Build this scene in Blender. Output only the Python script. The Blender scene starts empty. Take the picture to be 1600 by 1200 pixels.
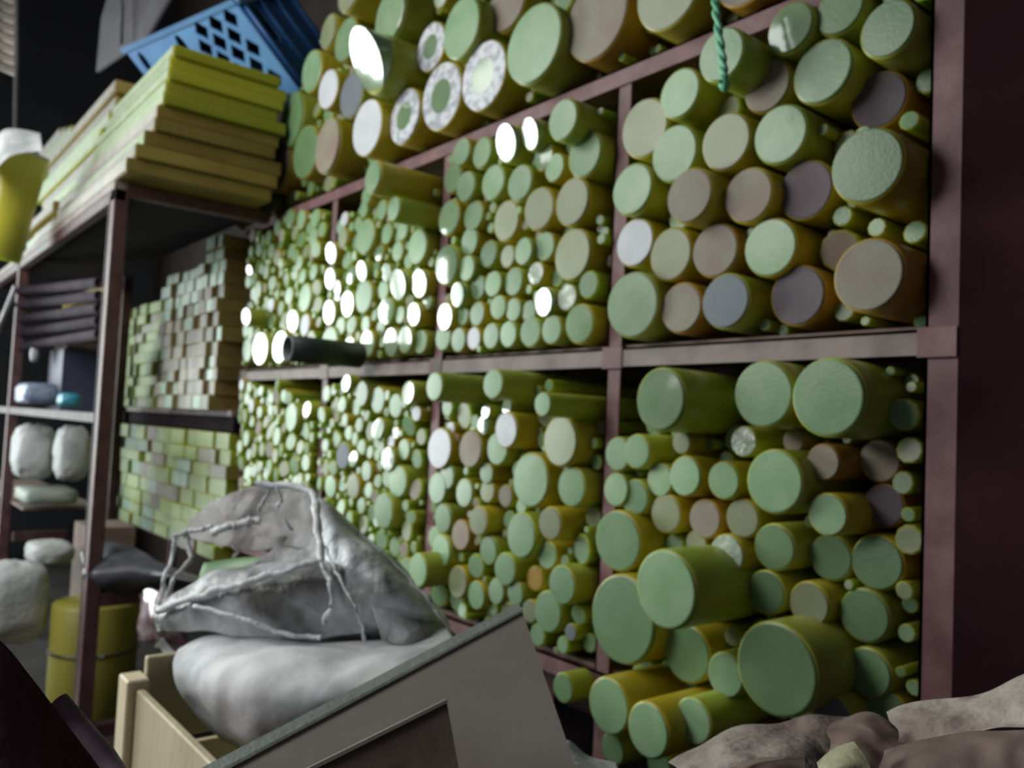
import bpy, bmesh, math, random
from mathutils import Vector, Matrix, noise
random.seed(7)
R = random.Random(11)
S = bpy.context.scene
COL = S.collection

# ------------------------------------------------------------------ camera
F = 1292.08
AX = Vector((0.62880777, -0.01083114, -0.77748536))   # world X, Y, Z seen in camera axes (right, down, forward)
AY = Vector((0.77619802, 0.06791733, 0.62682045))
AZ = Vector((0.04601555, -0.99763216, 0.05111405))
EYE = Vector((0, 0, 1.5))
cam = bpy.data.cameras.new('camera'); camo = bpy.data.objects.new('camera', cam); COL.objects.link(camo)
right = Vector((AX.x, AY.x, AZ.x)); up = -Vector((AX.y, AY.y, AZ.y)); back = -Vector((AX.z, AY.z, AZ.z))
M = Matrix((right, up, back)).transposed().to_4x4(); M.translation = EYE
camo.matrix_world = M
cam.sensor_width = 36; cam.lens = 36 * F / 1600; cam.clip_start = .02; cam.clip_end = 60
cam.dof.use_dof = True; cam.dof.focus_distance = .7; cam.dof.aperture_fstop = 6.5
S.camera = camo

# ------------------------------------------------------------------ world, lights, exposure
W = bpy.data.worlds.new('world'); S.world = W; W.use_nodes = True
W.node_tree.nodes['Background'].inputs[0].default_value = (.62, .58, .72, 1)
W.node_tree.nodes['Background'].inputs[1].default_value = .10
def area(name, loc, target, sx, sy, power, color):
    l = bpy.data.lights.new(name, 'AREA'); l.shape = 'RECTANGLE'; l.size = sx; l.size_y = sy
    l.energy = power; l.color = color
    o = bpy.data.objects.new(name, l); COL.objects.link(o); o.location = loc
    o.rotation_euler = (Vector(target) - Vector(loc)).to_track_quat('-Z', 'Z').to_euler()
    return o
area('doorway_daylight', (-9.3, -1.9, 2.0), (-3.0, -1.9, 2.0), 3.2, 2.8, 430, (.90, 1.0, .97))
area('ceiling_lamp', (-3.7, -.9, 3.7), (-3.5, 1.3, .9), 2.2, 1.3, 54, (.95, 1.0, .95))
area('front_fill', (-3.6, -3.0, 3.2), (-3.9, 1.3, 1.3), 2.0, 1.2, 98, (1.0, .97, .95))  # added front fill that lifts the shaded sides; stands for no lamp
S.view_settings.view_transform = 'Standard'; S.view_settings.look = 'None'
S.view_settings.gamma = 1; S.view_settings.use_curve_mapping = False
S.view_settings.exposure = 0.0
S.cycles.use_denoising = True
S.cycles.max_bounces = 6

# ------------------------------------------------------------------ points
def ray(px, py):
    r = Vector((px - 800, py - 600, F)); return Vector((r @ AX, r @ AY, r @ AZ))
def atY(px, py, y):
    r = ray(px, py); return EYE + r * (y / r.y)
def atX(px, py, x):
    r = ray(px, py); return EYE + r * (x / r.x)
def atd(px, py, d):
    return EYE + ray(px, py) * (d / F)
def depth(p):
    q = p - EYE; return q.x * AX.z + q.y * AY.z + q.z * AZ.z

# ------------------------------------------------------------------ materials
def mat(name, c1, c2=None, rough=.6, scale=8., bump=0., bscale=60., metal=0., sss=0., coat=0., spec=.5, rings=0., lo=.35, hi=.65, stretch=None, trans=0., alpha=1., streak=0.):
    m = bpy.data.materials.new(name); m.use_nodes = True; nt = m.node_tree; N = nt.nodes; L = nt.links
    p = N['Principled BSDF']
    p.inputs['Roughness'].default_value = rough; p.inputs['Metallic'].default_value = metal
    p.inputs['Specular IOR Level'].default_value = spec
    p.inputs['Coat Weight'].default_value = coat; p.inputs['Coat Roughness'].default_value = .12
    p.inputs['Alpha'].default_value = alpha
    if trans: p.inputs['Transmission Weight'].default_value = trans
    if sss:
        p.inputs['Subsurface Weight'].default_value = sss
        p.inputs['Subsurface Radius'].default_value = (.6, 1.0, .15); p.inputs['Subsurface Scale'].default_value = .08
    tc = N.new('ShaderNodeTexCoord'); mp = N.new('ShaderNodeMapping'); L.new(tc.outputs['Object'], mp.inputs[0])
    if stretch: mp.inputs['Scale'].default_value = stretch
    oi = N.new('ShaderNodeObjectInfo')
    ad = N.new('ShaderNodeVectorMath'); ad.operation = 'ADD'
    sc = N.new('ShaderNodeVectorMath'); sc.operation = 'SCALE'; sc.inputs[0].default_value = (17, 31, 23)
    L.new(oi.outputs['Random'], sc.inputs['Scale']); L.new(mp.outputs[0], ad.inputs[0]); L.new(sc.outputs[0], ad.inputs[1])
    nz = N.new('ShaderNodeTexNoise'); nz.inputs['Scale'].default_value = scale; nz.inputs['Detail'].default_value = 5
    L.new(ad.outputs[0], nz.inputs['Vector'])
    cr = N.new('ShaderNodeValToRGB'); cr.color_ramp.elements[0].position = lo; cr.color_ramp.elements[1].position = hi
    cr.color_ramp.elements[0].color = (*c1, 1); cr.color_ramp.elements[1].color = (*(c2 or c1), 1)
    L.new(nz.outputs[0], cr.inputs[0])
    hs = N.new('ShaderNodeHueSaturation'); L.new(cr.outputs[0], hs.inputs['Color'])
    mr = N.new('ShaderNodeMapRange'); mr.inputs['To Min'].default_value = .8; mr.inputs['To Max'].default_value = 1.18
    L.new(oi.outputs['Random'], mr.inputs['Value']); L.new(mr.outputs[0], hs.inputs['Value'])
    L.new(hs.outputs[0], p.inputs['Base Color'])
    if bump:
        b = N.new('ShaderNodeBump'); b.inputs['Strength'].default_value = bump; b.inputs['Distance'].default_value = .01
        n2 = N.new('ShaderNodeTexNoise'); n2.inputs['Scale'].default_value = bscale; n2.inputs['Detail'].default_value = 3
        L.new(ad.outputs[0], n2.inputs['Vector']); src = n2.outputs[0]
        if rings:
            wv = N.new('ShaderNodeTexWave'); wv.wave_type = 'RINGS'; wv.rings_direction = 'Y'; wv.inputs['Scale'].default_value = rings; wv.inputs['Distortion'].default_value = 1.5
            L.new(tc.outputs['Object'], wv.inputs['Vector'])
            mx = N.new('ShaderNodeMath'); mx.operation = 'MULTIPLY_ADD'; mx.inputs[1].default_value = .04; L.new(wv.outputs[1], mx.inputs[0]); L.new(n2.outputs[0], mx.inputs[2]); src = mx.outputs[0]
        L.new(src, b.inputs['Height']); L.new(b.outputs[0], p.inputs['Normal'])
    return m
body = {
 'm': mat('green_urethane', (.32, .40, .05), (.42, .43, .06), .3, 3, .1, 30, sss=.5),
 'y': mat('yellow_urethane', (.44, .35, .025), (.50, .42, .04), .3, 3, .1, 30, sss=.5),
 'o': mat('amber_urethane', (.38, .19, .02), (.42, .26, .03), .35, 3, .15, 40, sss=.3),
}
face = {
 'm': mat('sawn_green_face', (.19, .34, .17), (.26, .40, .22), .36, 14, .08, 160, rings=14, sss=.2),
 'd': mat('dark_green_face', (.13, .24, .11), (.165, .28, .13), .37, 10, .08, 160, rings=14, sss=.2),
 'y': mat('olive_face', (.23, .27, .14), (.28, .31, .19), .4, 10, .08, 160, rings=14, sss=.2),
 'b': mat('dusty_brown_face', (.24, .18, .14), (.27, .26, .19), .6, 9, .1, 160, rings=14),
 'p': mat('purple_grey_face', (.10, .078, .095), (.135, .108, .12), .7, 9, .1, 160),
 'l': mat('blue_grey_face', (.15, .18, .21), (.19, .22, .24), .6, 9, .1, 160),
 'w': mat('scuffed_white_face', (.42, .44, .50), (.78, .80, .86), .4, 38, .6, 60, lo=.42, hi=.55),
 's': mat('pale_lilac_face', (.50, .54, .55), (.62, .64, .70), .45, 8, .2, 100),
 'g': mat('glossy_green_face', (.20, .32, .17), (.26, .36, .22), .11, 10, .06, 12, coat=.6),
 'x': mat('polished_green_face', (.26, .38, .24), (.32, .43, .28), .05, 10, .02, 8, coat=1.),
 'k': mat('wrinkled_wrap_face', (.36, .46, .34), (.52, .58, .50), .15, 20, 1.0, 30, coat=.6),
}
red = mat('red_oxide_paint', (.13, .052, .058), (.20, .10, .105), .55, 14, .06, 50)
redd = mat('dark_maroon_paint', (.065, .026, .030), (.11, .05, .053), .6, 14, .06, 50)
redl = mat('worn_grey_primer', (.165, .125, .12), (.25, .205, .19), .65, 10, .06, 50)
dark = mat('shade_dark', (.010, .007, .009), (.02, .013, .016), .9, 4, spec=.08)  # near-black: shade under the shelves put into the colour
M_slab_g = mat('green_slab', (.44, .46, .04), (.52, .48, .05), .35, 3, .1, 40, sss=.3)
M_slab_gf = mat('green_slab_sawn_end', (.28, .36, .22), (.36, .42, .30), .5, 12, .2, 90)
M_slab_b = mat('amber_slab', (.28, .19, .04), (.36, .27, .07), .45, 3, .1, 40)
M_slab_bf = mat('dusty_slab_end', (.25, .24, .21), (.33, .31, .28), .6, 10, .2, 90)
M_bar = {0: mat('grey_bar_end', (.17, .165, .135), (.26, .25, .21), .55, 9, .2, 80), 1: mat('green_bar_end', (.22, .35, .27), (.34, .46, .37), .3, 9, .2, 80),
         2: mat('yellow_green_bar_end', (.20, .28, .10), (.28, .35, .15), .45, 9, .2, 80), 3: mat('amber_bar_side', (.22, .14, .05), (.28, .22, .08), .5, 6)}
M_white = mat('white_woven_sack', (.50, .53, .54), (.95, .96, .98), .8, 3.5, .35, 16, lo=.44, hi=.56)
M_film = mat('grey_plastic_film', (.20, .20, .185), (.80, .84, .88), .45, 6, 1.0, 30, alpha=.9, lo=.38, hi=.62)
M_fiber = mat('frayed_white_fibre', (.55, .58, .60), (.80, .82, .84), .6, 20, .6, 120)
M_card = mat('dusty_cardboard', (.25, .215, .19), (.32, .285, .25), .85, 5, .05, 30)
M_cardedge = mat('grey_green_board_edge', (.20, .235, .21), (.27, .30, .265), .6, 8, .2, 90)
M_wood = mat('cream_planed_wood', (.58, .50, .32), (.70, .62, .42), .6, 5, .2, 60, stretch=(1, 1, .2))
M_blue = mat('blue_plastic', (.08, .20, .42), (.10, .25, .48), .4, 5, .1, 60)
M_blued = mat('blue_plastic_shaded', (.03, .11, .32), (.04, .14, .38), .4, 5, .1, 60)  # same blue plastic, shade on the crate's other sides put into the colour
M_black = mat('black_plastic', (.012, .013, .016), (.03, .03, .035), .3, 10, .6, 18, coat=.3)
M_tube = mat('black_rubber', (.012, .02, .018), (.02, .03, .025), .45, 10)
M_pipe = mat('dull_dark_pipe', (.035, .025, .04), (.06, .045, .06), .9, 9, spec=.1)
M_rope = mat('green_nylon', (.10, .46, .24), (.22, .58, .36), .4, 40, .4, 200)
M_steeld = mat('dusty_mauve_steel', (.11, .10, .105), (.16, .145, .15), .7, 8)
M_steel = mat('dull_grey_steel', (.16, .16, .17), (.24, .23, .24), .5, 8, .2, 80, metal=.2)
M_concrete = mat('dirty_concrete', (.025, .022, .023), (.045, .04, .04), .9, 2, .3, 30, spec=.1)
M_wall = mat('dark_slate_wall', (.022, .025, .032), (.034, .037, .044), .8, 1.5, .2, 20)
M_wallb = mat('dark_brown_wall', (.020, .011, .009), (.034, .019, .012), .8, 2.5, .2, 20)  # even dark brown behind the racks
M_dimbay = mat('dim_bay_maroon', (.018, .006, .009), (.030, .011, .014), .9, 2.5, .2, 20, spec=.08)  # darkness of the bay right of the post put into the colour
M_cream = mat('cream_corrugated', (.55, .50, .44), (.66, .60, .52), .6, 5)
M_paper = mat('torn_brown_paper', (.26, .20, .17), (.46, .40, .35), .8, 7, .6, 40, lo=.4, hi=.6)
M_paperd = mat('dark_brown_paper', (.15, .10, .085), (.22, .16, .135), .85, 7, .15, 40)
M_redsheet = mat('dark_red_sheet', (.055, .014, .016), (.08, .022, .024), .6, 12, .3, 60)
M_purple = mat('mauve_plastic_tube', (.20, .13, .17), (.28, .19, .23), .5, 12)
M_teal = mat('teal_plastic', (.03, .24, .33), (.05, .30, .40), .4, 8)
M_bluewrap = mat('pale_blue_wrap', (.20, .27, .42), (.42, .48, .62), .4, 12, .5, 40)
M_gray = mat('grey_woven_sack', (.34, .36, .36), (.50, .51, .52), .7, 6, .5, 50)
M_olive = mat('olive_urethane_drum', (.22, .20, .035), (.30, .28, .05), .4, 3, .1, 40, sss=.2, stretch=(2, 2, .6))

# ------------------------------------------------------------------ helpers
def link(name, me, m=None, parent=None, loc=None):
    o = bpy.data.objects.new(name, me); COL.objects.link(o)
    if m is not None and me is not None and not me.materials: me.materials.append(m)
    if parent is not None: o.parent = parent
    if loc is not None: o.location = loc
    return o
def tag(o, label=None, cat=None, group=None, kind=None):
    if label: o['label'] = label
    if cat: o['category'] = cat
    if group: o['group'] = group
    if kind: o['kind'] = kind
    return o
def empty(name, loc):
    o = bpy.data.objects.new(name, None); COL.objects.link(o); o.location = loc; o.empty_display_size = .05
    return o
def mesh(name, V, Fs, smooth=False):
    me = bpy.data.meshes.new(name); me.from_pydata([tuple(v) for v in V], [], Fs); me.update()
    if smooth: me.polygons.foreach_set('use_smooth', [True] * len(me.polygons))
    return me
def box_data(x0, x1, y0, y1, z0, z1, o=0):
    V = [(x0,y0,z0),(x1,y0,z0),(x1,y1,z0),(x0,y1,z0),(x0,y0,z1),(x1,y0,z1),(x1,y1,z1),(x0,y1,z1)]
    Q = [(0,3,2,1),(4,5,6,7),(0,1,5,4),(1,2,6,5),(2,3,7,6),(3,0,4,7)]
    return V, [tuple(i + o for i in f) for f in Q]
def box(name, x0, x1, y0, y1, z0, z1, m, parent=None, bev=.003, kind=None):
    c = Vector(((x0+x1)/2, (y0+y1)/2, z0))
    V, Q = box_data(x0-c.x, x1-c.x, y0-c.y, y1-c.y, 0, z1-z0)
    me = mesh(name, V, Q)
    if bev:
        bm = bmesh.new(); bm.from_mesh(me); bmesh.ops.bevel(bm, geom=bm.edges[:], offset=bev, segments=1, affect='EDGES'); bm.to_mesh(me); bm.free()
    if parent is not None: c = c - parent.location
    o = link(name, me, m, parent, c)
    if kind: o['kind'] = kind
    return o
def angle_beam(name, p, q, m, parent, w=.05, t=.006, axis='X'):
    """steel angle: a front flange and a flange going back"""
    V = []; Q = []
    for (a, b, c, d) in ((0, t, -w, 0), (0, w, -t, 0)) if axis == 'X' else ((0, w, 0, t), (0, t, 0, w)):
        if axis == 'X': v, f = box_data(p.x, q.x, p.y + a, p.y + b, p.z + c, p.z + d, len(V))
        else: v, f = box_data(p.x + a, p.x + b, p.y + c, p.y + d, p.z, q.z, len(V))
        V += v; Q += f
    c = Vector(p); V = [Vector(v) - c for v in V]
    return link(name, mesh(name, V, Q), m, parent, c - parent.location)
def tube(name, pts, r, m, parent=None, seg=8, closed=False, taper=None):
    pts = [Vector(p) for p in pts]; o0 = pts[0].copy() if parent is None else parent.location.copy()
    V = []; Q = []; n = len(pts)
    for i, p in enumerate(pts):
        t = (pts[min(i+1, n-1)] - pts[max(i-1, 0)]).normalized()
        a = t.cross(Vector((0, 0, 1)) if abs(t.z) < .9 else Vector((1, 0, 0))).normalized(); b = t.cross(a)
        rr = r * (taper[i] if taper else 1)
        for k in range(seg):
            th = 2 * math.pi * k / seg; V.append(p + a * rr * math.cos(th) + b * rr * math.sin(th) - o0)
    for i in range(n - 1):
        for k in range(seg):
            k2 = (k + 1) % seg; Q.append((i*seg+k, i*seg+k2, (i+1)*seg+k2, (i+1)*seg+k))
    Q.append(tuple(range(seg))); Q.append(tuple(range((n-1)*seg, n*seg))[::-1])
    return link(name, mesh(name, V, Q, True), m, parent, o0 if parent is None else Vector((0, 0, 0)))
def cat(P, t):
    n = len(P) - 1; x = t * n; i = min(int(x), n - 1); u = x - i
    a, b, c, d = P[max(i-1, 0)], P[i], P[i+1], P[min(i+2, n)]
    return .5 * ((2*b) + (c - a)*u + (2*a - 5*b + 4*c - d)*u*u + (3*b - a - 3*c + d)*u*u*u)
def sheet(name, rows, m, parent=None, nu=36, nv=24, wr=.01, freq=9., th=.003, seed=0.):
    """a crumpled sheet through rows of (px, py, depth) points, placed in the world"""
    G = [[atd(*p) for p in r] for r in rows]; V = []; Q = []
    o0 = G[0][0].copy() if parent is None else parent.location.copy()
    for j in range(nv + 1):
        for i in range(nu + 1):
            row = [cat(r, i / nu) for r in G]; p = cat(row, j / nv)
            q = p * freq + Vector((seed, seed*2, 0))
            rid = (1 - abs(noise.noise(q))) * 1.4 - 1 + .5 * noise.noise(q * 2.3)
            d = (EYE - p).normalized()
            V.append(p + d * rid * wr + Vector((noise.noise(q + Vector((9, 0, 0))), noise.noise(q + Vector((0, 9, 0))), noise.noise(q + Vector((0, 0, 9))))) * wr * .7 - o0)
    for j in range(nv):
        for i in range(nu):
            a = j * (nu + 1) + i; Q.append((a, a + 1, a + nu + 2, a + nu + 1))
    n = len(V); nm = (EYE - (V[0] + o0)).normalized() * -th
    V += [v + nm for v in V[:n]]; Q += [tuple(i + n for i in reversed(f)) for f in Q]
    edge = [i for i in range(nu + 1)] + [j*(nu+1)+nu for j in range(1, nv+1)] + [nv*(nu+1)+i for i in range(nu-1, -1, -1)] + [j*(nu+1) for j in range(nv-1, 0, -1)]
    for k in range(len(edge)):
        a, b = edge[k], edge[(k+1) % len(edge)]; Q.append((b, a, a + n, b + n))
    return link(name, mesh(name, V, Q, True), m, parent, o0 if parent is None else Vector((0, 0, 0)))
def blob(name, c, rx, ry, rz, m, parent=None, wr=.12, freq=4., sq=.75, seed=0., nu=32, nv=20, flat=None):
    """a filled sack: squarish lump with creases, base at its bottom"""
    V = []; Q = []
    sg = lambda v, e: math.copysign(abs(v) ** e, v)
    for j in range(nv + 1):
        ph = -math.pi/2 + math.pi * j / nv
        for i in range(nu):
            a = 2 * math.pi * i / nu
            v = Vector((sg(math.cos(ph), sq) * sg(math.cos(a), sq), sg(math.cos(ph), sq) * sg(math.sin(a), sq), sg(math.sin(ph), sq)))
            q = v * freq + Vector((seed, -seed, seed * .5))
            k = 1 + wr * ((1 - abs(noise.noise(q))) * 1.3 - 1 + .5 * noise.noise(q * 2.1))
            V.append(Vector((v.x * rx * k, v.y * ry * k, v.z * rz * k + rz)))
    for j in range(nv):
        for i in range(nu):
            i2 = (i + 1) % nu; Q.append((j*nu+i, j*nu+i2, (j+1)*nu+i2, (j+1)*nu+i))
    c = Vector(c) - Vector((0, 0, rz)); 
    return link(name, mesh(name, V, Q, True), m, parent, c if parent is None else c - parent.location)

# ------------------------------------------------------------------ setting
def struct(o): o['kind'] = 'structure'; return o
box('floor', -13, 3, -5, 2.9, -.1, 0, M_concrete, bev=0, kind='structure')
box('wall_back', -13, 3, 2.55, 2.7, 0, 6.4, M_wallb, bev=0, kind='structure')
box('dim_bay_sheet', -.672, .9, 1.60, 1.72, 0, 6.4, M_dimbay, bev=0, kind='structure')  # added dark sheet in place of the dim bay beyond the post
wl = empty('wall_left', (-9.5, 0, 0)); wl['kind'] = 'structure'
for (y0, y1, z0, z1) in ((-5, -3.6, 0, 6.4), (-.2, 2.55, 0, 6.4), (-3.6, -.2, 0, .5), (-3.6, -.2, 3.5, 6.4)):
    box('wall_panel', -9.6, -9.4, y0, y1, z0, z1, M_wall, wl, 0)
wf = empty('window_1', (-9.5, -1.9, .5)); wf['kind'] = 'structure'
for (y0, y1, z0, z1) in ((-3.6, -.2, .5, .56), (-3.6, -.2, 3.44, 3.5), (-3.6, -3.54, .56, 3.44), (-.26, -.2, .56, 3.44)):
    box('window_frame', -9.45, -9.36, y0, y1, z0, z1, M_steel, wf, 0)
box('ceiling', -13, 3, -1, 2.9, 6.4, 6.5, M_wall, bev=0, kind='structure')

# ------------------------------------------------------------------ the long rack
Y0 = 1.6
PX = [-.469*1.6, -.985*1.6, -1.52*1.6, -2.068*1.6, -2.645*1.6]
PX = [-.735, -1.585, -2.437, -3.302, -4.235]
ZT, ZM, ZB = 2.497, 1.722, .862
rack = empty('storage_rack', (-2.5, Y0, 0))
tag(rack, 'long red-brown steel angle rack filled with green plastic rods', 'rack')
XL, XR = -7.2, PX[0] + .05
for x in PX:
    o = angle_beam('post', Vector((x - (.0 if x != PX[0] else 0), Y0 + .006, 0)), Vector((x, Y0, 3.35 if x == PX[0] else ZT - .05)), red, rack, axis='Z', w=.05 if x != PX[0] else .062)
    if x == PX[-1]: bpy.data.objects.remove(o); o = box('post', x - .09, x - .05, Y0 + .05, Y0 + .09, 0, ZT, red, rack, 0)
    box('rear_post', x, x + .05, Y0 + .6, Y0 + .64, 0, ZT, red, rack, 0)
for z, m in ((ZT, red), (ZM, redl), (ZB, red)):
    o = angle_beam('shelf_beam', Vector((PX[-1] if z != ZT else -4.3, Y0, z)), Vector((XR, Y0, z)), m if z == ZM else red, rack, axis='X')
    box('rear_beam', PX[-1], XR, Y0 + .6, Y0 + .65, z - .05, z, red, rack, 0)
    box('shelf_board', PX[-1] if z != ZT else -4.3, XR, Y0 + .02, Y0 + .64, z + .001, z + .009, M_paperd, rack, 0)
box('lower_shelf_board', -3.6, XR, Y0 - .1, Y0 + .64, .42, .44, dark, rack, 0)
for x in PX:   # the weld plates where post meets beam
    box('weld_plate', x - .012, x + .062, Y0 - .003, Y0, ZM - .055, ZM + .004, redl if x < -2 else red, rack, .001)

# ------------------------------------------------------------------ rods
# cx cy half-height tint [protrusion towards the viewer, cm]
T = {}
T['top shelf'] = """545 -12 34 y 12;514 50 27 y 2;542 62 36 m 6;610 25 48 g 8;488 112 32 m 5;514 140 30 s 9;592 100 50 x 14;550 150 34 l 9;575 204 46 s 10;632 181 47 w 6
455 190 45 d 3;512 228 42 b 7;436 255 45 b 2;478 238 40 d 4;691 151 51 w 6;756 117 57 w 6;673 75 40 w 3;724 42 52 m 9;790 10 46 b 2;838 68 66 m 8;928 30 70 b 4;1045 -14 64 y 6;690 -8 20 k 6;1165 -50 58 b 2;1290 -110 70 m 4"""
T['rightmost upper bay'] = """1062 146 39 m 5;1133 91 45 m 12;995 205 45 y 2;1054 240 45 m 4;1135 222 48 y 4;1196 130 46 b 2;1219 210 51 m 3;1287 112 58 m 2;1238 44 44 g 4;1308 18 44 d 2;1387 46 47 d 3
1369 154 49 p -4;1355 259 57 d 8;988 297 43 m 5;1079 306 47 b 8;1173 306 48 b 4;1254 297 50 p 0;981 381 41 s 3;1047 397 44 y 3;1117 391 45 b 3;1205 388 50 m 2;984 477 54 m 5
1063 481 42 b 3;1134 470 45 l 4;1245 459 50 p 0;1357 430 56 b 6"""
T['rightmost lower bay'] = """1032 624 51 g 14;1194 617 56 m 8;1293 622 66 m 9;950 708 28 m 4;993 707 29 m 5;1065 692 18 y 3;1162 690 23 k 3;950 765 28 m 4;988 777 31 m 3;1071 744 31 m 4;1030 752 29 m 2;1131 751 31 m 4
1213 748 54 m 7;1285 724 31 b 2;1372 720 37 b -6;1376 790 36 p -6;1298 803 36 m 4;963 842 49 m 6;1040 800 32 y 2;1101 812 32 b 2;1160 812 33 y 2;1210 855 38 d 2;1046 908 68 m 20;1131 875 36 k 4
1195 925 36 d 2;1264 950 37 y 1;975 968 71 d 9;1072 1020 48 d 4;1133 1054 36 m 5;1224 1046 80 d 12;1300 872 38 d -3;1368 880 46 d -3;1350 960 44 d -2;1350 1055 42 d -2;1300 1112 34 l 4;1380 1110 38 d -3;1090 850 22 y 0;1240 690 20 b -2"""
T['second upper bay'] = """722 238 23 m 8;753 239 25 m 6;797 225 27 x 8;836 215 25 x 8;881 192 34 m 10;912 238 38 d 7;851 243 23 g 4;865 260 23 m 4;702 280 24 d 4;728 292 24 m 6;771 285 26 m 5;813 286 27 m 5
843 327 34 y 5;895 314 39 y 6;699 341 27 g 6;740 340 25 d 3;792 345 30 y 2;734 376 23 m 3;697 414 32 g 7;729 420 22 m 5;895 397 41 y 4;820 392 22 m 5;764 397 20 d 2;794 401 18 y 2;850 385 24 m 2;838 427 18 k 3
718 462 21 x 5;746 448 20 d 2;771 444 21 m 3;803 440 23 d 1;780 480 20 m 3;853 473 24 x 6;886 465 21 k 4;746 490 19 m 2;697 499 23 x 5;722 492 16 m 2;802 485 20 m 2;827 488 18 d 1;717 532 20 m 4;740 529 18 s 3;768 525 20 m 4
795 521 21 m 4;829 518 24 m 4;862 514 23 m 5;906 511 29 g 5;683 525 21 m 4"""
T['third upper bay'] = """583 277 24 m 22;572 308 15 m 8;620 325 20 m 16;570 325 14 m 4;597 328 15 m 3;539 343 12 s 4;560 350 11 m 3;536 372 17 y 4;571 370 26 m 5;605 365 16 m 2;629 360 15 m 4;653 385 28 m 5
514 397 17 x 5;593 396 12 g 4;622 393 15 m 2;511 439 18 x 5;568 425 17 x 6;549 430 14 g 3;587 420 11 m 2;605 427 15 x 3;625 445 23 x 7;659 445 23 x 5;527 450 13 x 3;526 468 12 g 2;568 462 27 m 5;545 476 22 x 5;600 453 16 m 2
507 487 20 x 5;604 487 23 g 4;625 492 14 m 2;649 490 20 x 6;532 511 15 m 3;550 507 15 m 4;572 507 13 m 3;508 535 26 m 5;547 544 17 x 5;575 535 22 x 6;613 536 22 x 5;636 530 23 x 7;676 532 20 m 4;680 470 14 g 2;595 514 13 m 1"""
T['fourth upper bay'] = """493 342 15 m 3;471 343 14 m 3;453 342 14 m 3;434 355 12 m 3;490 370 15 m 2;420 372 12 m 3;394 368 10 b 3;405 390 10 m 2;385 396 9 m 3;424 392 12 m 2;488 397 10 b 2;433 402 12 y 3;468 410 11 m 3
392 424 9 x 3;409 420 9 m 3;473 432 12 m 4;490 425 12 m 3;387 439 11 m 4;404 453 13 m 5;424 477 11 s 5;452 462 13 m 3;477 465 23 m 3;368 489 12 m 2;387 495 13 x 10;459 502 17 x 5;477 508 17 s 4;378 518 12 m 4;391 522 12 m 4
382 545 20 m 3;408 545 24 x 8;439 542 24 x 7"""
T['second lower bay'] = """679 604 21 m 18;771 600 22 m 14;848 632 19 m 16;794 637 14 x 6;760 645 12 x 4;756 664 16 g 4;790 671 29 s 9;778 700 26 m 4;876 690 40 y 8;673 696 33 s 6;736 701 30 b 6;704 675 12 s 2;706 690 12 b 2;829 750 39 m 7
893 760 31 d 5;760 742 17 m 3;662 757 25 m 4;696 744 21 m 4;726 770 21 m 3;762 765 18 y 2;790 775 16 b 1;692 810 24 d 4;720 836 22 b 4;748 814 22 y 6;816 838 35 d 6;860 818 24 y 8;655 885 27 m 10;686 864 28 m 5;668 838 17 m 2
764 860 22 d 3;790 892 26 m 5;716 910 25 y 5;744 930 22 m 4;854 866 22 m 1;836 904 18 o 1;878 914 28 m 9;856 956 32 d 4;892 988 12 l 3;776 924 20 m 3;805 925 20 m 3;828 955 18 y 2"""
T['third lower bay'] = """542 599 13 x 6;566 615 19 m 5;591 625 20 m 3;619 634 18 m 3;639 614 18 x 8;651 646 12 s 4;509 615 12 m 2;535 632 12 m 3;539 657 11 m 3;592 671 18 x 5;619 677 10 k 3;612 692 11 s 3;607 717 20 k 6;632 702 16 m 3
545 676 12 m 2;562 664 11 m 2;536 712 20 l 5;554 716 13 x 5;565 700 13 m 3;509 696 10 m 2;590 692 10 m 2;590 710 10 m 2;573 736 15 m 4;591 752 10 m 2;621 752 26 m 4;552 760 20 y 4;577 766 12 m 3;517 760 17 m 3;600 797 28 d 8;565 790 13 m 2"""
T['fourth lower bay'] = """370 602 9 s 4;389 605 8 m 4;407 611 8 k 4;432 601 8 m 8;444 618 10 m 4;372 620 8 s 4;393 634 11 s 4;424 622 9 m 3;423 641 10 m 3;406 644 9 m 3;373 638 9 s 4;374 653 8 b 4;456 652 21 m 6;443 668 8 x 3;492 640 12 x 6
497 665 6 s 4;494 684 8 s 3;385 685 12 m 3;433 682 14 m 3;406 685 6 x 4"""
T['bottom tier'] = """951 1103 42 m 16;1018 1140 45 m 20;1078 1132 38 m 14;880 1075 22 d 8;958 1170 24 d 12;1030 1195 24 d 10;1130 1165 28 d 6"""

BAY = {'rightmost upper bay': (PX[1], PX[0], ZM, 0), 'second upper bay': (PX[2], PX[1], ZM, 0), 'third upper bay': (PX[3], PX[2], ZM, 0), 'fourth upper bay': (PX[4], PX[3], ZM, 0),
       'rightmost lower bay': (PX[1], PX[0], ZB, ZM - .06), 'second lower bay': (PX[2], PX[1], ZB, ZM - .06), 'third lower bay': (PX[3], PX[2], ZB, ZM - .06), 'fourth lower bay': (PX[4], PX[3], ZB, ZM - .06),
       'top shelf': (-4.9, XR, ZT, 0), 'bottom tier': (-3.4, XR, .05, 0)}
TINT = {'m': 'pale green', 'y': 'olive green', 'b': 'dusty brown-faced', 'p': 'dark purple-grey', 'l': 'blue-grey', 'd': 'dull dark green', 's': 'milky white', 'w': 'scuffed white-speckled', 'g': 'glossy green', 'x': 'shiny glaring', 'k': 'wrinkled film-wrapped', 'o': 'amber'}
face['o'] = body['o']
ORD = 'zeroth first second third fourth fifth sixth seventh eighth ninth tenth eleventh twelfth thirteenth fourteenth fifteenth'.split()
WIN = Vector((-9.3, -1.9, 2.2))

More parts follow.
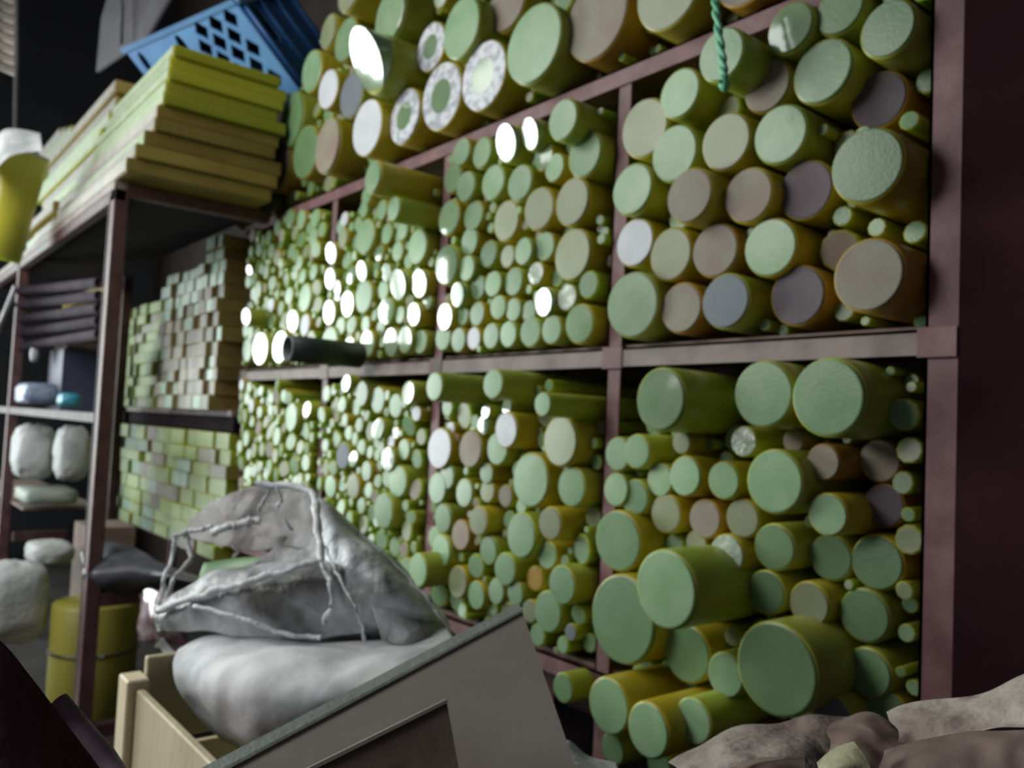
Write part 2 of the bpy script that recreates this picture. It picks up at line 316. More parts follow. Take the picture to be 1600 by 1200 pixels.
def rod_mesh(r, L, seg, rng):
    """cylinder along +Y with a worn, rounded rim round a shallow recess for the cut face"""
    e = min(.006, r * .1)
    prof = [(r - e*.9, .0), (r - e*.25, e*.25), (r, e), (r * rng.uniform(.995, 1.0), L*.5), (r, L - e), (r - e, L)]
    V = []; Q = []
    for (rr, y) in prof:
        for k in range(seg):
            th = 2*math.pi*k/seg; V.append((rr*math.cos(th), y, rr*math.sin(th)))
    for j in range(len(prof) - 1):
        for k in range(seg):
            k2 = (k+1) % seg; Q.append((j*seg+k, j*seg+k2, (j+1)*seg+k2, (j+1)*seg+k))
    Q.append(tuple(range(seg))[::-1]); Q.append(tuple(range(len(prof)*seg - seg, len(prof)*seg)))
    return V, Q, e
def face_mesh(r, e, seg, tilt, dome):
    """the sawn end: a thin slightly domed plate, cut a little out of square (tilt = slope in x, z)"""
    V = []; Q = []; ri = r - e*.8
    for f, in (1.0,), (.97,), (.52,), (.22,):
        for k in range(seg):
            th = 2*math.pi*k/seg; x = ri*f*math.cos(th); z = ri*f*math.sin(th)
            d = dome * (1 - f*f) * r + (.0012 if f < 1 else 0)
            y = -d + (tilt[0]*x + tilt[1]*z) - (abs(tilt[0]) + abs(tilt[1]))*ri*.72 - .0006
            V.append((x, y if f < 1 else y, z))
    V.append((0, -dome*r - .0012 - (abs(tilt[0]) + abs(tilt[1]))*ri*.72 - .0006, 0))
    for k in range(seg): # wall back into the rod
        th = 2*math.pi*k/seg; V.append((ri*math.cos(th), .001, ri*math.sin(th)))
    b = 4*seg + 1
    for j in range(3):
        for k in range(seg):
            k2 = (k+1) % seg; Q.append((j*seg+k, j*seg+k2, (j+1)*seg+k2, (j+1)*seg+k)[::-1])
    for k in range(seg): Q.append((3*seg+k, 3*seg+(k+1) % seg, 4*seg)[::-1])
    for k in range(seg): Q.append((b+k, b+(k+1) % seg, (k+1) % seg, k)[::-1])
    return V, Q

rods = []
for bay, s in T.items():
    for w in s.replace('\n', ';').split(';'):
        a = w.split(); cx, cy, hh = map(float, a[:3]); pr = float(a[4]) / 100
        inner = bay.split()[0] in ('second', 'third', 'fourth')
        if inner and pr < .1: pr *= .6
        c = atY(cx, cy, Y0 - pr); r = (1.12 if inner else 1.06) * hh * depth(c) / F
        rods.append(dict(bay=bay, c=c, r=r, t=a[3], pr=pr, hh=hh))
# settle: rods of one stack push one another apart until they only touch
for bay in T:
    G = [q for q in rods if q['bay'] == bay]
    x0, x1, z0, z1 = BAY[bay]
    for q in G:
        q['o'] = q['c'].copy(); q['r0'] = q['r']
    for it in range(60):
        for i, a in enumerate(G):
            for b in G[i+1:]:
                dx = b['c'].x - a['c'].x; dz = b['c'].z - a['c'].z; d = math.hypot(dx, dz) + 1e-6; ov = a['r'] + b['r'] - d
                if ov > 0:
                    k = ov * .07 / d
                    a['c'].x -= dx*k; a['c'].z -= dz*k; b['c'].x += dx*k; b['c'].z += dz*k
                    if a['r'] > a['r0']*.95: a['r'] -= ov*.05
                    if b['r'] > b['r0']*.95: b['r'] -= ov*.05
        for q in G:
            q['c'].x += (q['o'].x - q['c'].x)*.2; q['c'].z += (q['o'].z - q['c'].z)*.2
            lo, hi = x0 + (.052 if bay != 'top shelf' else 0), x1
            q['c'].x = max(q['c'].x, lo + q['r']*.98) if q['c'].x - q['r'] < lo else q['c'].x
            q['c'].x = min(q['c'].x, hi - q['r']*.98) if q['c'].x + q['r'] > hi else q['c'].x
            q['c'].z = max(q['c'].z, z0 + .012 + q['r'])
            if z1: q['c'].z = min(q['c'].z, z1 - q['r'] + .02)
for q in rods: # the last touch: shrink what still overlaps
    for p in rods:
        if p is not q and p['bay'] == q['bay']:
            d = math.hypot(q['c'].x - p['c'].x, q['c'].z - p['c'].z); ov = q['r'] + p['r'] - d
            if ov > 0: q['r'] -= min(ov*.5, q['r']*.012); p['r'] -= min(ov*.5, p['r']*.012)
# labels: bay, row from the top, place in the row
for bay in T:
    G = sorted([q for q in rods if q['bay'] == bay], key=lambda q: -q['c'].z)
    n = max(1, round(math.sqrt(len(G)) * 1.0)); per = math.ceil(len(G) / n)
    per = min(per, 14)
    for k in range(0, len(G), per):
        row = sorted(G[k:k+per], key=lambda q: q['c'].x)
        for i, q in enumerate(row):
            rown = ORD[k//per + 1] if k//per + 1 < len(ORD) else str(k//per + 1)
            size = 'thick' if q['r'] > .085 else ('thin' if q['r'] < .035 else '')
            q['label'] = ' '.join(f"{size} {TINT[q['t']]} rod, {ORD[i+1]} from left in {rown} row down, {bay}".split())
rods.sort(key=lambda q: -q['r'] / depth(q['c']))
N_IND = 296
for i, q in enumerate(rods[:N_IND]):
    rng = random.Random(i)
    c = q['c']; r = q['r']; L = min(.62, 2.24 - c.y) - rng.uniform(0, .06)
    if q['bay'] == 'bottom tier': L = .6
    seg = 40 if q['hh'] > 40 else (28 if q['hh'] > 20 else 18)
    V, Q, e = rod_mesh(r, L, seg, rng)
    bt = 'o' if q['t'] in 'bp' and rng.random() < .6 else ('y' if q['t'] in 'yobpws' else ('y' if rng.random() < .3 else 'm'))
    o = link('plastic_rod', mesh('plastic_rod', V, Q, True), body[bt], None, c)
    tilt = (rng.uniform(-.04, .04), rng.uniform(-.04, .04)); dome = .015
    if q['t'] == 'x':
        v = (EYE - c).normalized(); w = (WIN - c).normalized(); h = (v + w).normalized()   # the cut leans towards the window
        tx, tz = h.x / -h.y, h.z / -h.y
        j = .05
        lim = .55 if q['bay'] == 'top shelf' else .3; j *= (lim < .5)
        tilt = (max(-lim, min(lim, tx)) + rng.uniform(-j, j), max(-lim, min(lim, tz)) + rng.uniform(-j, j)); dome = .004
        tilt = (tilt[0], tilt[1])
    elif q['t'] in 'gk': dome = .05
    V, Q = face_mesh(r, e, seg, tilt, dome)
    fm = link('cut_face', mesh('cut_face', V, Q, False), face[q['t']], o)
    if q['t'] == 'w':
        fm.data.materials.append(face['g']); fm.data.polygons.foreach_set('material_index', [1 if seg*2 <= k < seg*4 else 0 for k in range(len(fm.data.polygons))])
    tag(o, q['label'], 'rod', 'plastic rods on the ' + q['bay'] if q['bay'] in ('top shelf', 'bottom tier') else 'plastic rods in the ' + q['bay'])

# thin rods: the smallest listed ones and those seen in the gaps, too many to count
FV = []; FQ = []; FM = []
def filler(c, r, L, seg=10):
    b = len(FV); e = r*.12
    tx, tz = R.gauss(0, .09), R.gauss(0, .09)
    for n_, (rr, y) in enumerate(((r - e, 0), (r, e), (r, L))):
        for k in range(seg):
            th = 2*math.pi*k/seg; FV.append((c.x + rr*math.cos(th), c.y + y + (0 if n_ == 2 else rr*(math.cos(th)*tx + math.sin(th)*tz)), c.z + rr*math.sin(th)))
    for j in range(2):
        for k in range(seg):
            k2 = (k+1) % seg; FQ.append((b+j*seg+k, b+j*seg+k2, b+(j+1)*seg+k2, b+(j+1)*seg+k)); FM.append(1)
    FQ.append(tuple(b+k for k in range(seg))[::-1]); FM.append(R.choice((0, 0, 2, 3, 0, 0, 0, 3, 2, 4)))
for q in rods[N_IND:]: filler(q['c'], q['r'], .5, 14)
for bay in T:
    if bay == 'bottom tier': continue
    G = [(q['c'].x, q['c'].z, q['r']) for q in rods if q['bay'] == bay]
    x0, x1, z0, z1 = BAY[bay]; small = bay.startswith('fourth') or bay.startswith('third')
    tries = 4200 if small else 2600
    tall = bay == 'top shelf'
    for k in range(tries):
        f = k / tries
        r = (.040 if not small else .032) * (1 - f) + .009
        x = R.uniform(x0 + .055, x1 - .004); 
        zs = [z + rr for (gx, z, rr) in G if abs(gx - x) < rr + .06]
        if not zs: continue
        z = R.uniform(z0 + .01 + r, max(zs)); 
        if z + r > max(zs) - .01 or z - r < z0 + .01 or x - r < x0 + .052 or x + r > x1: continue
        if all((x-a)**2 + (z-b)**2 > ((r+c)*.97)**2 for a, b, c in G):
            G.append((x, z, r)); rec = R.uniform(-.035, .0) if small else (R.uniform(-.03, .03) if bay.startswith('second') else R.uniform(.0, .07))
            filler(Vector((x, Y0 + rec, z)), r, .5)
me = mesh('thin_plastic_rods', FV, FQ)
for m in (face['m'], body['m'], face['y'], face['d'], face['b']): me.materials.append(m)
me.polygons.foreach_set('material_index', FM)
tag(link('thin_plastic_rods', me), 'thin green plastic rods packed in the gaps between thicker ones', 'rods', None, 'stuff')

# black tube beside the post
c = atY(449, 544, Y0 - .34); r = 21 * depth(c) / F; V = []; Q = []; seg = 32
tb_len = .30
for (rr, y) in ((r, 0), (r, tb_len), (r*.84, tb_len), (r*.84, 0)):
    for k in range(seg):
        th = 2*math.pi*k/seg; V.append((rr*math.cos(th), y, rr*math.sin(th)))
for j in range(4):
    for k in range(seg):
        k2 = (k+1) % seg; j2 = (j+1) % 4; Q.append((j*seg+k, j*seg+k2, j2*seg+k2, j2*seg+k))
tb = link('black_tube', mesh('black_tube', V, Q, True), M_tube, None, c)
tag(tb, 'short hollow black tube sticking out above the middle shelf beam', 'tube')

# green rope over the front of the rack
rope = empty('nylon_rope', atY(1117, 0, 1.40))
P = [atY(x, y, 1.42 - .0004*y) for x, y in ((1108, -90), (1116, -20), (1119, 20), (1126, 70), (1131, 110), (1131, 128))]
for s in (0, 1):
    pts = []
    for i in range(60):
        p = cat(P, i/59); th = i*.55 + s*math.pi; pts.append(p + Vector((math.cos(th), math.sin(th), 0))*.0045)
    tube('strand', pts, .0052, M_rope, rope, 8)
kn = blob('knot', atY(1132, 133, 1.41), .011, .011, .014, M_rope, rope, .3, 3, .9, nu=16, nv=10)
tag(rope, 'green nylon rope hanging with a knotted end in front of the rods', 'rope')

# ------------------------------------------------------------------ the left part of the back rack, flat bars
brk = empty('bar_rack', (-5.6, 1.62, 0)); tag(brk, 'dark steel rack at the back left stacked with square bars', 'rack')
ZL = 1.515
box('shelf_beam', -7.3, PX[-1] - .06, 1.60, 1.66, ZL - .115, ZL - .032, dark, brk)
box('shelf_edge', -7.3, PX[-1] - .06, 1.585, 1.62, ZL - .032, ZL, redl, brk)
box('shelf_board', -7.3, PX[-1] - .06, 1.62, 2.3, ZL - .012, ZL, M_paperd, brk, 0)
box('shelf_board', -7.3, PX[-1] - .06, 1.62, 2.3, .70, .72, M_paperd, brk, 0)
box('post', -7.36, -7.30, 1.6, 1.66, 0, 2.4, red, brk); box('post', -7.36, -7.30, 2.24, 2.3, 0, 2.4, red, brk)
bars = []
def bar_stack(x0, x1, z0, top, w, h, y, group, words, pick):
    z = z0; row = 0
    while True:
        x = x0; n = 0; any_ = False; hh = h * R.uniform(.85, 1.15)
        while x < x1 - w*.5:
            ww = w * R.uniform(.75, 1.3); ww = min(ww, x1 - x)
            if z + hh < top((x + ww/2)) :
                any_ = True; n += 1
                bars.append((x, x + ww - .004, y + R.uniform(-.02, .02), z, z + hh - .003, pick((x - x0)/(x1 - x0), (z - z0)), group, words, row, n))
            x += ww
        if not any_: break
        z += hh; row += 1
bar_stack(-5.33, -4.32, ZL, lambda x: 2.37 if x < -4.6 else 2.47, .112, .07, 1.50, 'square bars stacked at the back left', 'middle bar shelf',
          lambda u, v: 1 if v > .50 + .15*u or R.random() < .12 else 0)
bar_stack(-7.1, -5.60, ZL, lambda x: 2.25, .24, .074, 1.62, 'yellow-green bars stacked at the back left', 'shelf beside post', lambda u, v: 2 if R.random() < .85 else 0)
bar_stack(-7.2, -4.30, .72, lambda x: 1.43, .24, .085, 1.58, 'green bars on the low shelf at the back left', 'low shelf', lambda u, v: R.choice((2, 2, 2, 1, 0)))
CW = {0: 'dusty grey', 1: 'bright pale green', 2: 'yellow-green'}
for (xa, xb, y, za, zb, k, group, words, row, n) in bars:
    c = Vector(((xa+xb)/2, y, za)); w = (xb-xa)/2; L = .55; h = zb - za; b = min(.004, h*.1)
    V, Q = box_data(-w, w, 0, L, 0, h); 
    o = link('square_bar', mesh('square_bar', V, Q), M_bar[3] if k != 2 else body['m'], None, c)
    V, Q = box_data(-w + b, w - b, -.002, .002, b, h - b)
    e = link('sawn_end', mesh('sawn_end', V, Q), M_bar[k], o)
    tag(o, f"{CW[k]} bar, {ORD[min(n, 14)]} from left in {ORD[min(row+1, 14)]} row up, {words}", 'bar', group)
# pale hanging end beside round rods
# ------------------------------------------------------------------ left rack with the slabs
XA, YA = -3.9, .862
lr = empty('slab_rack', (-5, YA, 0)); tag(lr, 'red-brown steel rack at the left carrying the stacked slabs', 'rack')
def post(x, y, z1): return box('post', x, x + .065, y, y + .06, 0, z1, redd, lr)
post(XA - .065, YA, 2.46)
g_ = box('post_flange', XA - .072, XA - .064, YA - .004, YA + .05, 0, 2.44, M_steeld, lr, 0)
post(-6.47, YA, 2.46); post(-6.47, 1.52, 2.46)
box('front_beam', -8.2, XA, YA - .004, YA + .05, 2.46, 2.50, redl, lr)
box('front_beam', -8.2, XA, YA, YA + .05, 2.41, 2.46, redd, lr)
box('end_beam', XA - .06, XA, YA + .05, 1.57, 2.44, 2.50, redd, lr)
box('shelf_board', -8.2, XA - .02, YA + .05, 1.52, 2.475, 2.495, dark, lr, 0)  # shaded underside put into the board's own colour
box('front_beam', -8.2, XA - .065, YA + .005, YA + .05, 1.43, 1.475, M_steeld, lr)
rz = atX(60, 838, -6.3).z
box('cross_rail', -6.36, -6.3, .93, 1.25, rz - .03, rz + .03, redd, lr)
box('shelf_board', -8.2, -5.9, YA + .05, 1.35, 1.44, 1.455, M_paperd, lr, 0)
box('shelf_board', -8.2, -5.9, YA + .05, 1.35, .84, .855, M_paperd, lr, 0)
for z in (.67, .11): box('end_beam', XA - .05, XA, YA + .05, 1.57, z - .03, z + .03, redd, lr)
tube('brace', [Vector((-6.47, YA, 2.3)), Vector((-7.3, YA, 2.0))], .02, M_steel, lr, 8)

def slab(x0, x1, y0, y1, z0, z1, green, label, grp):
    c = Vector(((x0+x1)/2, y0, z0)); w = (x1-x0)/2
    V, Q = box_data(-w, w, 0, y1-y0, 0, z1-z0-.004)
    me = mesh('urethane_slab', V, Q); bm = bmesh.new(); bm.from_mesh(me); bmesh.ops.bevel(bm, geom=bm.edges[:], offset=.004, segments=2, affect='EDGES'); bm.to_mesh(me); bm.free()
    o = link('urethane_slab', me, M_slab_g if green else M_slab_b, None, c)
    V, Q = box_data(-w + .006, w - .006, -.002, .003, .005, z1-z0-.009)
    link('sawn_end', mesh('sawn_end', V, Q), M_slab_gf if green or R.random() < .3 else M_slab_bf, o)
    tag(o, label, 'slab', grp)
zz = [2.50, 2.565, 2.63, 2.70, 2.762, 2.822, 2.88, 2.935, 2.99, 3.045, 3.095]
yy = [.862, .890, .925, .960, .970, .985, .995, .998, 1.005, 1.012, 1.02]
xl = [-5.9, -5.35, -5.0, -5.75, -5.3, -5.3, -5.05, -5.0, -4.85, -4.75]
for i in range(10):
    g = i >= 5
    slab(xl[i], -3.72 + (.01 if i % 2 else -.005) + (.01 if g else 0), yy[i], 1.50 + .02*(i % 3), zz[i], zz[i+1], g,
         f"{'bright yellow-green' if g else 'dusty amber-brown'} slab, {ORD[i+1]} from the bottom in the right slab pile", 'slabs piled at the right')
z = 2.50
for i in range(11):
    h = .068; x0 = -7.1 + .15*((i*3) % 4); x1 = max(-4.8, xl[i] + -.02 if i < 10 else -4.8) if i > 8 else xl[min(i, 9)] - .01
    if i > 9: x1 = -4.72
    y0 = 1.03 - .01*((i*5) % 3) if i > 3 else .93
    if i in (2, 4): y0 += .3
    slab(x0, x1, y0, 1.52, z, z + h, i not in (9, 10, 6, 3), f"{'greenish' if i not in (9,10,6,3) else 'brown'} slab, {ORD[i+1]} from the bottom in the middle slab pile", 'slabs piled in the middle')
    z += h
for i in range(3):
    slab(-7.6, -5.9 - .25*i, 1.02 + .01*i, 1.5, z, z + .06, i == 0, f"{('green', 'grey-brown', 'tan')[i]} board, {ORD[i+1]} of the three on the middle slab pile", 'boards on the slab pile'); z += .06
# yellow plank low at the back of the rack's top bay
bx1 = atY(168, 400, 1.42).x
box('yellow_plank', bx1 - 1.5, bx1, 1.42, 1.50, 2.335, 2.405, M_slab_b, lr); box('bearer_block', bx1 - 1.4, bx1 - .1, 1.43, 1.49, 2.405, 2.475, dark, lr, 0)

# rod at the far left on the slab rack
ra, rb = atd(36, 238, 4.7), atd(-10, 402, 4.7); rr_ = 37*4.7/F
ro = tube('plastic_roll', [ra, ra.lerp(rb, .02), ra.lerp(rb, .5), ra.lerp(rb, .98), rb], rr_, M_slab_g, None, 36, taper=[.93, 1, 1, 1, .93])
tube('roll_cap', [ra + (ra - rb)*.01, ra + (rb - ra)*.015], rr_*1.02, M_gray, ro, 28); ro.children[0].location = (0, 0, 0)
tag(ro, 'yellow-green translucent roll with white cap at the far left edge', 'roll')
sh = sheet('plastic_sheet', [[(-30, 250, 4.5), (10, 205, 4.6), (60, 208, 4.6)], [(-40, 290, 4.35), (15, 245, 4.4), (66, 235, 4.45)]], M_film, None, 24, 12, .03, 5, seed=3)
sh.data.materials.clear(); sh.data.materials.append(M_white)
tag(sh, 'crumpled white plastic sheet over the rod at the far left', 'sheet')

# blue crate on the slabs
A = atd(364, -2, 3.92); B = atd(465, 135, 4.03); v = (B - A); Lp = atd(193, 74, 4.32)
vl = v.length; v.normalize(); u = (Lp - A); ul = u.length; u.normalize(); w = v.cross(u).normalized()
if w.dot(A - EYE) < 0: w = -w
vl += .02
crate = empty('plastic_crate', A)
def flat(name, outline, holes, th, origin, eu, ev, ew, m, parent):
    cu = bpy.data.curves.new(name, 'CURVE'); cu.dimensions = '2D'; cu.fill_mode = 'BOTH'; cu.extrude = th/2
    for P in [outline] + holes:
        s = cu.splines.new('POLY'); s.points.add(len(P) - 1); s.use_cyclic_u = True
        for k, (x, y) in enumerate(P): s.points[k].co = (x, y, 0, 1)
    t = bpy.data.objects.new('tmp', cu); COL.objects.link(t); dg = bpy.context.evaluated_depsgraph_get(); dg.update()
    me = bpy.data.meshes.new_from_object(t.evaluated_get(dg)); me.name = name; bpy.data.objects.remove(t)
    mt = Matrix((eu, ev, ew)).transposed().to_4x4(); mt.translation = origin - parent.location; me.transform(mt)
    me.materials.clear(); return link(name, me, m, parent)
def slot(cx, cy, a, b, ang):
    return [(cx + a*math.cos(t)*math.cos(ang) - b*math.sin(t)*math.sin(ang), cy + a*math.cos(t)*math.sin(ang) + b*math.sin(t)*math.cos(ang)) for t in [2*math.pi*k/20 for k in range(20)]]
holes = []
for i in range(4):
    for j in range(5):
        cx = (.10 + .125*(i + .5*(j % 2)))*ul; cy = (.15 + .165*j)*vl
        if .05 < cx/ul < .49 - .03*abs(j - 3): holes.append([(cx - .050*ul, cy), (cx, cy - .11*vl), (cx + .050*ul, cy), (cx, cy + .11*vl)])
holes += [slot(.56*ul, .24*vl, .15*vl, .032*ul, 1.45), slot(.92*ul, .22*vl, .12*vl, .026*ul, 1.45)]
flat('lattice_side', [(0, 0), (ul, 0), (ul, vl), (0, vl)], holes, .012, A, u, v, w, M_blue, crate)
wd = .42
flat('end_side', [(0, 0), (wd, 0), (wd, vl), (0, vl)], [slot(.09, .3*vl, .11, .03, 1.5)], .010, A, w, v, u, M_blued, crate)
flat('end_side', [(0, 0), (wd, 0), (wd, vl), (0, vl)], [], .010, A + u*ul, w, v, u, M_blued, crate)
flat('back_side', [(0, 0), (ul, 0), (ul, vl), (0, vl)], [], .012, A + w*wd, u, v, w, M_blued, crate)
flat('crate_base', [(0, 0), (ul, 0), (ul, wd), (0, wd)], [], .012, A + v*.01, u, w, v, M_blued, crate)
for k in range(4):
    a0 = A - u*.012 + w*(.02 + .12*k); flat('rib', [(0, 0), (.022, 0), (.022, vl), (0, vl)], [], .02, a0, w, v, u, M_blued, crate)
flat('top_rim', [(0, 0), (ul + .02, 0), (ul + .02, .03), (0, .03)], [], .025, A + v*(.0), u, v, w, M_blue, crate)
flat('top_rim', [(0, 0), (wd, 0), (wd, .035), (0, .035)], [], .02, A - u*.014, w, v, u, M_blue, crate)
tag(crate, 'blue plastic crate with lattice side tilted on top of the slabs', 'crate')

# boards and corrugated panel far left
gb = empty('leaning_board', atd(200, 60, 6.6))
V = [atd(158, 28, 6.8), atd(178, -40, 6.8), atd(285, -40, 6.2), atd(228, 60, 6.3), atd(150, 112, 6.7)]
V = [p - gb.location for p in V]; n = Vector((0, .02, 0)); V2 = [p + n for p in V]
link('panel', mesh('panel', V + V2, [(0, 1, 2, 3, 4), (9, 8, 7, 6, 5)] + [(i, (i+1) % 5 + 0, (i+1) % 5 + 5, i + 5) for i in range(5)]), mat('pale_grey_panel', (.20, .19, .21), (.26, .25, .27), .6, 4), gb)
tube('panel_edge', [atd(182, -40, 6.7), atd(192, 10, 6.5), atd(190, 70, 6.4)], .012, M_steel, gb, 6)
tag(gb, 'pale grey board leaning behind the blue crate', 'board')
cs = empty('corrugated_panel', atd(8, 60, 6.0))
for k in range(9):
    y = -25 + k*16
    tube('ridge', [atd(-40, y - 6, 6.0), atd(0, y, 6.05), atd(22, y + 9, 6.15)], .032, M_cream, cs, 8)
tube('edge_post', [atd(25, -40, 6.1), atd(26, 100, 6.1), atd(24, 205, 6.1)], .016, M_steel, cs, 6)
tag(cs, 'cream ribbed panel at the top left edge', 'panel')

# things kept in the left rack
def bag(name, px, py, d, hw, hh, m, label, catg, group=None, ry=None, **k):
    c = atd(px, py, d); o = blob(name, c, hw*d/F*1.0, (ry or hw*d/F*.6), hh*d/F, m, **k); tag(o, label, catg, group); return o
bag('white_sack', 52, 705, 5.3, 46, 42, M_gray, 'pale grey sack on the left rack beside its outer post', 'sack', seed=1, sq=.6)
bag('white_sack', 112, 708, 4.9, 38, 42, M_gray, 'pale grey sack on the left rack beside the red inner post', 'sack', seed=5, sq=.6)
bag('wrapped_bundle', 62, 616, 5.4, 50, 17, M_bluewrap, 'pale blue plastic-wrapped bundle above the grey rail', 'bundle', seed=2, sq=.5)
bag('teal_bag', 108, 625, 4.9, 26, 11, M_teal, 'teal plastic bag on the grey rail of the left rack', 'bag', seed=7, sq=.7)
bag('paper_stack', 72, 772, 5.2, 62, 11, M_cardedge, 'low beige pile of sheets under the grey sacks', 'pile', seed=8, sq=.35, wr=.05)
nb = atd(118, 600, 5.3)
bx_ = box('navy_box', nb.x - .35, nb.x + .1, nb.y - .1, nb.y + .2, 1.456, 1.86, mat('navy_cardboard', (.025, .028, .06), (.035, .04, .08), .6, 4)); tag(bx_, 'dark navy box on the left rack beside the inner post', 'box')
bl_ = box('brown_carton', nb.x - .3, nb.x + .08, nb.y - .08, nb.y + .18, 1.862, 1.95, M_paperd); tag(bl_, 'small brown carton on top of the navy box', 'box')
for k in range(5):
    p = atd(30, 455 + k*22, 5.6); q_ = atd(155, 448 + k*20 - 6, 4.7)
    t_ = tube('dark_pipe', [p, q_], .03, M_pipe, None, 10); tag(t_, f"dark pipe, {ORD[k+1]} from the top of the pipes laid across the left rack", 'pipe', 'dark pipes in the left rack')
wp = bag('white_rag', 54, 553, 5.4, 10, 12, M_gray, 'small pale rag in the dark part of the left rack', 'rag', seed=4)
bag('grey_sack', 22, 940, 3.9, 46, 62, M_gray, 'grey woven sack standing at the left edge below the rack', 'sack', seed=9, sq=.6, ry=.14)
bk = box('brown_block', -4.98, -4.66, 1.02, 1.25, .40, .88, M_paperd); tag(bk, 'brown block standing between the grey sack and the red post', 'block')
bkb = box('block_stand', -4.98, -4.66, 1.02, 1.25, 0, .40, M_olive, None); tag(bkb, 'olive slab under the brown block beside the yellow drum', 'block')
bag('grey_cover', 78, 862, 4.2, 52, 16, M_gray, 'grey cover laid over the brown block', 'cover', seed=12, sq=.6)
# yellow drum standing behind the red post
c = atd(152, 938, 3.95); dr = 62*3.95/F; V = []; Q = []; seg = 40; ht = c.z
prof = [(0, ht), (dr*.96, ht), (dr, ht - .01), (dr, .01), (dr*.97, 0), (0, 0)]
for (rr, z) in prof:
    for k in range(seg):
        th = 2*math.pi*k/seg; V.append((max(rr, .0005)*math.cos(th), max(rr, .0005)*math.sin(th), z))
for j in range(5):
    for k in range(seg):
        k2 = (k+1) % seg; Q.append((j*seg+k, (j+1)*seg+k, (j+1)*seg+k2, j*seg+k2))
dm = link('urethane_drum', mesh('urethane_drum', V, Q, True), M_olive, None, Vector((c.x, c.y, 0)))
ring = [Vector((math.cos(t)*dr*1.01, math.sin(t)*dr*1.01, ht*.62)) for t in [2*math.pi*k/40 for k in range(41)]]
st = tube('strap', [Vector(p) + Vector((c.x, c.y, 0)) for p in ring], .006, M_black, None, 6); st.parent = dm; st.location = ring[0]
tag(dm, 'thick olive-yellow cylinder with black strap standing behind the red post', 'cylinder')
bb = sheet('black_bag', [[(128, 862, 3.7), (165, 848, 3.75), (205, 856, 3.7), (255, 878, 3.5), (318, 905, 3.4)], [(128, 895, 3.55), (165, 890, 3.5), (215, 893, 3.45), (265, 902, 3.35), (320, 915, 3.3)], [(125, 915, 3.6), (165, 924, 3.6), (215, 926, 3.6), (260, 922, 3.6), (318, 922, 3.6)]], mat('black_bag_film', (.05, .052, .065), (.09, .09, .11), .38, 8, .5, 14), None, 36, 18, .02, 6, .02, 2)
tag(bb, 'black plastic bag lying over the yellow cylinder', 'bag')

# ------------------------------------------------------------------ foreground
# wooden crate
C0 = atd(200, 1050, 1.95); zt = C0.z
wc = empty('wooden_crate', (C0.x + .3, C0.y + .2, 0))
x0, y0 = C0.x, C0.y
box('corner_batten', x0, x0 + .075, y0 - .02, y0 + .03, 0, zt, M_wood, wc, .004)
box('corner_batten', x0, x0 + .05, y0 + .50, y0 + .55, 0, zt, M_wood, wc, .004)
box('corner_batten', x0 + .9, x0 + .95, y0 + .50, y0 + .55, 0, zt - .2, M_wood, wc, .004)
for k in range(4): box('side_board', x0 + .02, x0 + .04, y0 + .03, y0 + .5, .06 + k*.22, .06 + k*.22 + .2, M_wood, wc, .003)
box('front_panel', x0 + .077, x0 + .95, y0, y0 + .018, 0, zt - .02, M_wood, wc, .003)
box('back_panel', x0 + .077, x0 + .9, y0 + .52, y0 + .54, 0, zt - .2, M_wood, wc, .003)
box('crate_floor', x0 + .05, x0 + .9, y0 + .02, y0 + .52, zt - .42, zt - .40, M_wood, wc, 0)
tag(wc, 'cream wooden crate with corner batten holding the white sacks', 'crate')
# full white sack
ws = empty('woven_sack', atd(420, 1080, 1.85))
rows = [[(275, 1015, 2.02), (330, 992, 2.02), (420, 990, 2.0), (560, 1000, 1.95), (700, 985, 1.9)],
        [(272, 1035, 1.90), (335, 1025, 1.80), (430, 1030, 1.72), (560, 1035, 1.70), (720, 1010, 1.72)],
        [(282, 1075, 1.86), (340, 1080, 1.70), (440, 1090, 1.62), (570, 1080, 1.60), (720, 1050, 1.62)],
        [(305, 1120, 1.90), (350, 1135, 1.75), (440, 1160, 1.66), (570, 1150, 1.62), (720, 1120, 1.6)],
        [(345, 1155, 1.95), (378, 1172, 1.86), (450, 1215, 1.8), (580, 1225, 1.72), (720, 1190, 1.7)]]
sheet('sack_body', rows, M_white, ws, 70, 50, .016, 8, .02, 4)
tube('tied_corner', [atd(285, 1040, 1.98), atd(265, 1022, 2.0), atd(255, 1008, 2.0), atd(248, 1003, 2.0)], .014, M_white, ws, 8, taper=[1.5, .8, .7, 1.1])
tag(ws, 'full white woven sack lying behind the grey board', 'sack')
